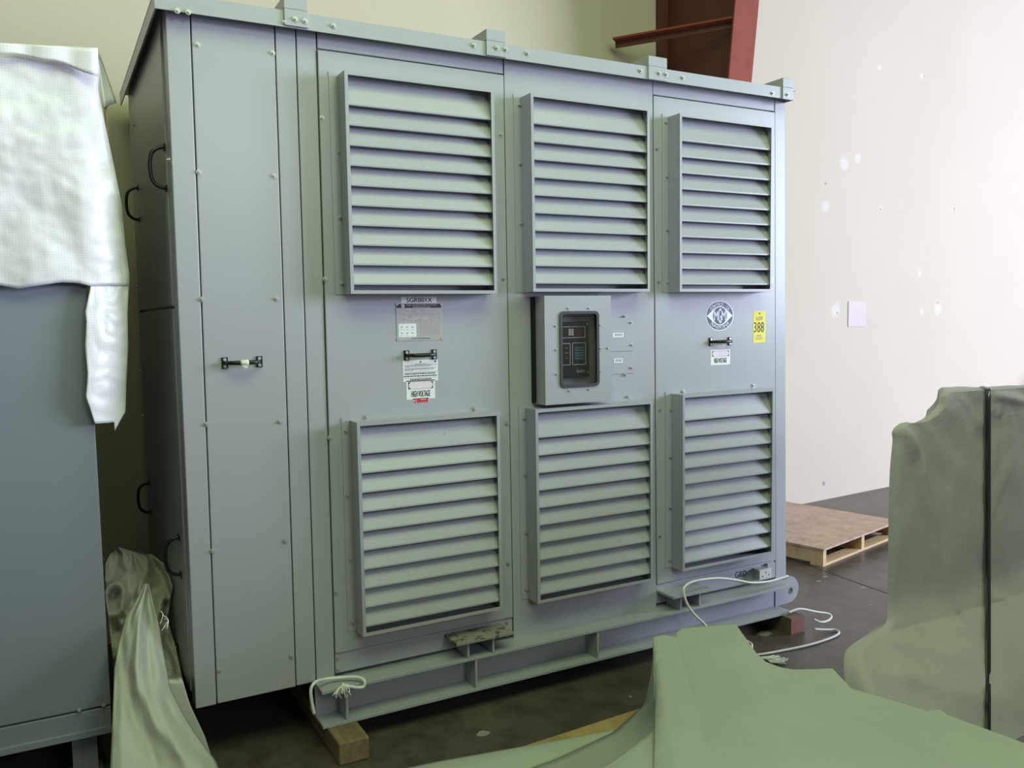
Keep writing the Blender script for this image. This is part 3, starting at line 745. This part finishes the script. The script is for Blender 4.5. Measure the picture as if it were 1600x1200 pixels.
# white tarp over it
yT = GY - .014
def fold(p, s=1.0):
    a = Vector((p[0] + p[2] * .25, 0, p[2] * .5)); b = Vector((p[0] * .6 - p[2] * .3, 0, p[2]))
    return s * (.030 * abs(nz(a, 3.6, 1)) + .016 * abs(nz(b, 7, 2)) + .007 * abs(nz(p, 19, 3)) + .004 * abs(nz(b, 40, 5)))
rightT = [(60, 146), (76, 151), (110, 156), (140, 153), (200, 165), (260, 178), (320, 190), (380, 195), (430, 202), (490, 199), (540, 200), (600, 197), (645, 196), (674, 186)]
q = MB(); rows = []
ysr = [70 + i * 7.5 for i in range(51)]
botT = [(-160, 436), (0, 446), (5, 447), (28, 451), (60, 446), (95, 441), (120, 442), (142, 447), (400, 447)]
NC = 44
for i in range(60):
    t = i / 59; r = []
    for j in range(NC):
        u = j / (NC - 1)
        y = 69 + t * 377; R_ = interp(rightT, y); x = -170 + (R_ + 170) * u
        top = interp([(-170, 62), (0, 68), (150, 76), (200, 78)], x); bt = interp(botT, x)
        yy = top + (bt - top) * t; R_ = interp(rightT, yy); x = -170 + (R_ + 170) * u
        edge = max(0, (x - 128) / 60); p = px(x, yy, 1, yT)
        w = min(1, t * 5) * (1 if x < 128 else 1.0)
        dy = -.016 - abs(fold(p, 1.0)) * w + edge ** 1.5 * .06
        d = (p - CAM); p2 = CAM + d * ((yT + dy - CAM.y) / d.y); r.append(p2)
    rows.append(r)
# top edge turned back over the cabinet
rows = [[Vector((p.x - .0, p.y + .45, p.z + .02)) for p in rows[0]], [Vector((p.x, p.y + .05, p.z + .012)) for p in rows[0]]] + rows
q.grid(rows, M_whitetarp)
leftT = [(440, 142), (450, 141), (488, 133), (500, 135), (540, 133), (585, 137), (600, 136), (620, 134), (640, 141), (662, 148), (676, 148)]
rows = []
for i in range(46):
    t = i / 45; r = []
    for j in range(22):
        u = j / 21; y = 443 + t * interp([(0, 219), (.72, 217), (.8, 232), (1, 200)], u)
        L_ = interp(leftT, y); R_ = interp(rightT, y); x = L_ + (R_ - L_) * u
        edge = max(0, (x - 128) / 60); p = px(x, y, 1, yT); dy = -.014 - abs(fold(p)) + edge ** 1.5 * .06
        d = p - CAM; r.append(CAM + d * ((yT + dy - CAM.y) / d.y))
    rows.append(r)
q.grid(rows, M_whitetarp)
# hem folded over along the top
rows = []
for i in range(7):
    r = []
    for j in range(30):
        x = lerp(-170, 153, j / 29); y0 = interp([(-170, 61), (0, 67), (150, 75), (200, 77)], x); y1 = interp([(-170, 68), (0, 83), (50, 88), (95, 98), (153, 120)], x) + 1.5 * math.sin(j)
        d = px(x, lerp(y0, y1, i / 6), 1, yT) - CAM; r.append(CAM + d * ((yT - .045 - .012 * abs(math.sin(j * .5)) - CAM.y) / d.y))
    rows.append(r)
q.grid(rows, M_whitetarp)
# turned-down corner flap at the top right
rows = []
for i in range(8):
    t = i / 7; r = []
    for j in range(6):
        u = j / 5; x = lerp(lerp(150, 153, u), lerp(162, 182, u), t); y = lerp(lerp(74, 78, u), lerp(168, 161, u), t)
        d = px(x, y, 1, yT + .03 + .05 * u) - CAM; r.append(CAM + d)
    rows.append(r)
q.grid(rows, M_whitetarp)
rows = [[px(lerp(163, 167, i / 6) + j * 5, 166 + i * 16, 1, yT + .05) for j in range(2)] for i in range(7)]
q.grid(rows, M_cardboard)
o = q.build('tarp', base=(-.5, GY, 1.5), solid=.0015, recalc=False)
tag(o, 'white woven tarp draped over the blue gray cabinet at the left edge', 'tarp')

# ================================================================ TARP HEAP IN THE GAP
q = MB()
# near sheet falling forward to the floor
lt = [(912, 226), (935, 214), (965, 196), (1000, 187), (1045, 179), (1125, 176), (1215, 172), (1300, 170)]
rt_ = [(912, 232), (940, 239), (981, 249), (1030, 257), (1077, 266), (1110, 283), (1145, 304), (1189, 337), (1225, 350), (1300, 362)]
# folds: depth offset (towards the viewer is negative) for columns u at several heights t
FU = (0, .12, .3, .42, .55, .7, .85, 1)
FT = [(0, (.02, .01, 0, 0, 0, .01, .02, .03)), (.2, (.05, .02, -.01, -.03, .02, .05, .07, .09)), (.42, (.06, .05, .01, -.05, -.01, .05, .04, .10)),
      (.6, (.05, .03, .05, .01, -.05, -.03, .05, .08)), (.8, (.04, -.01, .03, .05, 0, -.06, .0, .07)), (1, (.0, -.02, .04, .0, .05, .02, -.05, .04))]
def fold_at(u, t):
    col = [interp([(tt, vv[k]) for tt, vv in FT], t) for k in range(len(FU))]
    return interp(list(zip(FU, col)), u)
rows = []
for i in range(60):
    t = i / 59; y = 912 + t * 330; r = []
    for j in range(36):
        u = j / 35; x = lerp(interp(lt, y), interp(rt_, y), u)
        dep = lerp(.16, -.50, t) + .9 * fold_at(u, t) + .018 * nz((u * 3, t * 4, 0), 2.3, 4)
        p = px(x, y, 1, dep)
        if p.z < .006: p = px(x, y, 2, .006)
        r.append(p)
    rows.append(r)
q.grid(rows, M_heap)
# crumpled part further back in the gap
lt2 = [(856, 176), (880, 165), (925, 164), (981, 171), (1045, 178), (1120, 178)]
rt2 = [(856, 206), (866, 246), (880, 258), (917, 270), (965, 262), (1013, 275), (1065, 286), (1101, 297), (1150, 320), (1190, 333)]
rows = []
for i in range(60):
    t = i / 59; r = []
    for j in range(34):
        u = j / 33; y = interp([(0, 866), (.12, 858), (.3, 855), (.5, 856), (.62, 862), (.8, 866), (.88, 866), (1, 882)], u) + t * 300
        x = lerp(interp(lt2, y), interp(rt2, y), u)
        c = Vector((u * 2.4, t * 5, 1))
        dep = lerp(.62, .0, t ** .8) + .22 * abs(nz(c, 1.1, 6)) + .09 * abs(nz(c, 2.3, 7)) + .1 * max(0, u - .75)
        if y > 1060 and u > .5: dep = min(dep, -.03)
        p = px(x, y, 1, dep)
        if p.x > -.015 and p.y > -.03: p = px(x, y, 0, -.015) if x < 300 else p
        r.append(p)
    rows.append(r)
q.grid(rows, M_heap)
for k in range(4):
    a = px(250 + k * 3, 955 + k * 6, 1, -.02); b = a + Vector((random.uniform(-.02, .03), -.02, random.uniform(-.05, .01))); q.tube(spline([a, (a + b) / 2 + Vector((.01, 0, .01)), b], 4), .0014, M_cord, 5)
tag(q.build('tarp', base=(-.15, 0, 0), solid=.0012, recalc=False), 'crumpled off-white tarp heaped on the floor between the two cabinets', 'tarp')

# ================================================================ COVERED CRATE AT THE RIGHT
CY = -1.08
CRB = Vector((3.0, -.8, 0))
CR = thing('wrapped_crate', CRB, 'tall crate wrapped in dull olive tarp with a black strap, at the right edge', 'crate')
sil = [(1329, 1200), (1327, 1120), (1324, 1060), (1323, 1040), (1326, 1018), (1345, 1002), (1372, 988), (1386, 976), (1390, 958), (1391, 880), (1392, 800), (1394, 735), (1398, 690), (1397, 678), (1400, 670), (1408, 664), (1422, 661), (1425, 664), (1434, 661), (1447, 654), (1460, 644), (1468, 634), (1470, 626), (1472, 618), (1478, 614), (1484, 613)]
def flare(z): return interp([(0, -.36), (.2, -.24), (.32, -.14), (.42, -.03), (.5, 0), (2, 0)], z)
Lp = []
for s_ in spline([(x, y, 0) for x, y in sil], 4):
    y = CY
    for _ in range(4): p = px(s_.x, s_.y, 1, y); y = CY + flare(p.z) * .5
    Lp.append(Vector((p.x, 0, max(p.z, .004))))
XR_ = 3.62
def crease(x, z, x0, z0, x1, z1, w, a):
    d = Vector((x1 - x0, z1 - z0)); L = d.length; d /= L; r = Vector((x - x0, z - z0)); t = r.dot(d)
    if t < -.02 or t > L + .02: return 0
    k = r.x * d.y - r.y * d.x; f = max(0, min(1, t / .06 + .2)) * max(0, min(1, (L - t) / .1 + .2))
    return a * f * math.exp(-(k / w) ** 2)
def crate_y(x, z, xl):
    e = min(1, max(0, (x - xl) / .025))
    n = .008 * nz((x * 1.1 - z * .7, 0, z * .9), 2.6, 11) + .004 * (1 - abs(nz((x * 1.6, 1, z), 4.5, 12)) * 3) + .002 * nz((x, 2, z), 14, 13) + .003 * (1 - 3 * abs(nz((x + z * .6, 3, z * .5), 12, 14)))
    n += crease(x, z, 2.40, 1.20, 2.52, 1.02, .02, .022) + crease(x, z, 2.50, 1.05, 2.62, .70, .022, .024) + crease(x, z, 2.60, .74, 2.72, .35, .03, .02)
    n += crease(x, z, 3.02, 1.24, 2.97, .95, .012, .012) + crease(x, z, 3.1, 1.0, 2.95, .8, .02, .012) + crease(x, z, 2.2, .34, 2.75, .12, .03, .03) + crease(x, z, 2.25, .42, 2.6, .3, .02, .014)
    n += crease(x, z, 2.93, .9, 3.1, .55, .015, .014) + crease(x, z, 2.95, .45, 3.3, .32, .02, .016) + crease(x, z, 2.95, 1.28, 3.4, 1.2, .02, .012)
    return CY + flare(z) * (.5 + .5 * e) - n * e + .010 * (1 - e) ** 2
q = MB(); rows = []
for L0 in Lp:
    zr_ = L0.z / 1.31 * 1.295; r = []
    for jj in range(56):
        u = (jj / 55) ** 1.15; x = lerp(L0.x, XR_, u); z = lerp(L0.z, zr_, u); r.append(Vector((x, crate_y(x, z, L0.x), z)))
    rows.append(r)
q.grid(rows, M_crate)
dvec = Vector((.74, .52, 0))
edge = [r[0] for r in rows] + rows[-1][1:]
sw = []
for p in edge:
    k = 1 if p.x < 2.6 else interp([(2.6, 1), (3.62, .8)], p.x)
    sw.append([p + dvec * v * k + Vector((max(0, 2.42 - p.x) * min(1, v / .3), 0, 0)) + Vector((0, 0, -v * .30 * max(0, 1.625 - p.z) * (1 if p.x < 2.56 else .55) * (1 if p.z > 1.1 else 0) + .01 * nz((p.x * 3, v * 4, p.z), 2, 9) * (1 if v > 0 else 0))) for v in (0, .06, .2, .4, .6, .8, 1)])
q.grid(sw, M_crate)
q.build('tarp_cover', CR, CRB, recalc=False)
q = MB(); sp = []
for y in range(612, 1201, 12):
    yy = CY
    for _ in range(4):
        a = px(1540, y, 1, yy); yy = min(crate_y(a.x + d_, a.z + e_, 2.0) for d_ in (-.01, 0, .012, .025) for e_ in (-.03, 0, .03)) - .004
    b = px(1547.5, y, 1, yy - .004); a = px(1540, y, 1, yy - .004)
    if a.z < .01: break
    sp.append([a, b])
a, b = sp[0]; top = []
for v in (.6, .3, .12, .03):
    top.append([Vector((p.x, p.y, rows[-1][20].z)) + dvec * v + Vector((0, .0, .005 - v * .055)) for p in (a, b)])
q.grid(top + sp, M_strap); q.build('strap', CR, CRB, solid=.002, recalc=False)

# unseen tarp-wrapped block past the right edge, added to shade the lower left
q = MB(); prof = rrect(3.4, 4.7, -2.9, -1.45, .06, 4); rows = []
for z in (0, .1, .3, .6, .9, 1.2, 1.45, 1.57, 1.60):
    k = 1.03 if z == 0 else (1 if z < 1.5 else (.985 if z < 1.59 else .93)); r = []
    for x, y in prof + prof[:1]:
        p = Vector((4.05 + (x - 4.05) * k, -2.18 + (y + 2.18) * k, z)); dd = .02 * nz(p, 3, 41) + .008 * nz(p, 9, 42); r.append(p + Vector((dd, dd, 0)))
    rows.append(r)
q.grid(rows, M_crate); q.add(rows[-1][:-1], [tuple(range(len(prof)))], M_crate)
tag(q.build('daylight_blocker', base=(4.05, -2.42, 0)), 'unseen tarp wrapped block added just beyond the right edge to screen off daylight', 'crate')

# ================================================================ FOREGROUND: PLYWOOD BASE + TARP
fy = px(900, 1139, 2, .12).y
a, b = px(1002, 1106, 2, .12), px(780, 1178, 2, .12); e = (b - a).normalized(); nrm_ = Vector((e.y, -e.x, 0));
if nrm_.y > 0: nrm_ = -nrm_
FB = Vector((1.3, -1.2, 0))
bp = thing('plywood_skid', FB, 'particle board platform under the foreground tarp at the bottom', 'platform')
def fbox(u0, u1, v0, v1, z0, z1, m, name):
    q = MB(); c = [a + e * u + nrm_ * v for u, v in ((u0, v0), (u1, v0), (u1, v1), (u0, v1))]
    q.hexa([(p.x, p.y, z0) for p in c] + [(p.x, p.y, z1) for p in c], m); q.build(name, bp, FB, bevel=.001)
fbox(-.30, .75, 0, 1.0, .102, .12, M_chip, 'deck')
for v in (.06, .48, .88): fbox(-.28, .73, v, v + .09, 0, .102, M_oldwood, 'bearer')
q = MB()
ZF = .40
back = [(820, 1300, .30), (900, 1238, .31), (975, 1183, .32), (1020, 1146, .325), (1045, 1120, .33), (1047, 1112, .33), (1036, 1100, .33), (1024, 1085, .34), (1024, 1060, .35), (1023, 1030, .36), (1021, 995, .37), (1038, 991.5, .37), (1052, 994.5, .368), (1057, 996, .365), (1058, 988, .368), (1066, 981, .37), (1105, 978, .372), (1149, 975, .375), (1163, 995, .37), (1180, 1019, .365), (1196, 1034, .36), (1217, 1042, .358), (1240, 1046, .358), (1270, 1045.5, .36), (1300, 1044, .365), (1312, 1057, .362), (1330, 1076, .36), (1390, 1093, .36), (1450, 1111, .36), (1468, 1108, .365), (1480, 1117, .36), (1540, 1139, .36), (1600, 1161, .36), (1750, 1215, .36)]
bp3 = [px(x, y, 2, z + .04) for x, y, z in back]
den = []
for p, r in zip(bp3, bp3[1:]):
    for k in range(3): den.append(p.lerp(r, k / 3))
den.append(bp3[-1])
front = [px(lerp(830, 1700, i / (len(den) - 1)), 1420, 2, .40) for i in range(len(den))]
rows = []
for i, (b_, f_) in enumerate(zip(den, front)):
    r = []
    for j in range(40):
        t = (j / 39) ** 1.5; p = b_.lerp(f_, t); w = min(1, t * 9)
        h = .012 * nz((p.x, p.y, 0), 2.6, 21) + .005 * nz((p.x, p.y, 0), 8, 22) + .0025 * nz((p.x, p.y, 0), 22, 23)
        # crease along the edge of what lies beneath
        c0, c1 = px(1025, 1028, 2, ZF), px(1330, 1075, 2, ZF); dd = (c1 - c0).normalized(); s_ = (p - c0).cross(dd).z
        h += -.006 * math.exp(-(s_ / .016) ** 2)
        r.append(Vector((p.x, p.y, p.z + h * w)))
    rows.append(r)
q.grid(rows, M_olive)
# hanging sides: drop from the rim to the platform / floor
low = [(640, 1262), (770, 1222), (870, 1186), (930, 1158), (955, 1146), (962, 1141), (984, 1122), (1000, 1108), (1003, 1106), (1009, 1102), (1014, 1099)]
lo3 = [px(x, y, 2, .128) for x, y in low]; NL = (len(low) - 1) * 3
ld = []
for p, r in zip(lo3, lo3[1:]):
    for k in range(3): ld.append(p.lerp(r, k / 3))
ld.append(lo3[-1])
rows = []
for i in range(NL + 1):
    a, b = den[i], ld[i]; r = []
    for k in range(9):
        t = k / 8; p = a.lerp(b, t); sag = math.sin(math.pi * t)
        r.append(p + Vector((.02, .01, -.035)) * sag * interp([(0, 1), (15, 1), (24, .2), (30, 0)], i) + Vector((.006, 0, 0)) * math.sin(i * .9) * sag)
    rows.append(r)
q.grid(rows, M_olive)
cen = Vector((1.75, -1.35, 0)); rows = []
for i, p in enumerate(den):
    if i < NL: continue
    o = (Vector((p.x, p.y, 0)) - cen).normalized(); r = [p]
    for k in range(1, 9):
        t = k / 8; q_ = p + o * (.3 * (.04 * math.sin(i * .8) + .05) * t - .09 * min(1, t * 2)); q_.z = lerp(p.z, .01, t); r.append(q_)
    rows.append(r)
q.grid(rows, M_olive)
# flap lying on the platform at the left, running into the foot of the hanging side
up_ = [(560, 1216), (680, 1190), (800, 1169), (890, 1153.5), (950, 1142.5), (957, 1141)]
rows = []
for i in range(16):
    u = i / 15; k = u * 5; k0 = min(4, int(k)); f_ = k - k0
    a = px(lerp(up_[k0][0], up_[k0 + 1][0], f_), lerp(up_[k0][1], up_[k0 + 1][1], f_), 2, .126); b = lo3[k0].lerp(lo3[k0 + 1], f_)
    rows.append([a.lerp(b, v / 8) + Vector((0, 0, .022 * math.sin(math.pi * v / 8) * (1 - u))) for v in range(9)])
q.grid(rows, M_olive)
tag(q.build('tarp', base=(1.75, -1.35, .12), solid=.0015, recalc=False), 'gray-green tarp spread over low cargo in the foreground at bottom right', 'tarp')

# ================================================================ LIGHT
def area(name, loc, target, sx, sy, power, col):
    l = bpy.data.lights.new(name, 'AREA'); l.shape = 'RECTANGLE'; l.size = sx; l.size_y = sy; l.energy = power; l.color = col
    o = bpy.data.objects.new(name, l); COL.objects.link(o); o.location = loc
    o.rotation_euler = (Vector(target) - Vector(loc)).to_track_quat('-Z', 'Y').to_euler(); return o
area('door_daylight', (13.6, -6.2, 3.4), (2.0, .2, 1.4), 5.6, 4.2, 2500, (.73, .79, 1.0))
area('skylight', (1.0, -2.7, 4.9), (1.0, -.4, .6), 5.5, 2.2, 145, (.76, 1.0, .48))
area('rear_sheen_light', (1.9, -9.0, 4.1), (.4, 0, 2.2), 1.6, 1.2, 90, (.92, .98, 1.0))  # added light behind the camera, gives the upper left panel its sheen
w = bpy.data.worlds.new('world'); scene.world = w; w.use_nodes = True
w.node_tree.nodes['Background'].inputs[0].default_value = (.95, .93, 1.0, 1); w.node_tree.nodes['Background'].inputs[1].default_value = .10

vs = scene.view_settings; vs.view_transform = 'Standard'; vs.look = 'None'; vs.exposure = 0.0; vs.gamma = 1.0; vs.use_curve_mapping = False
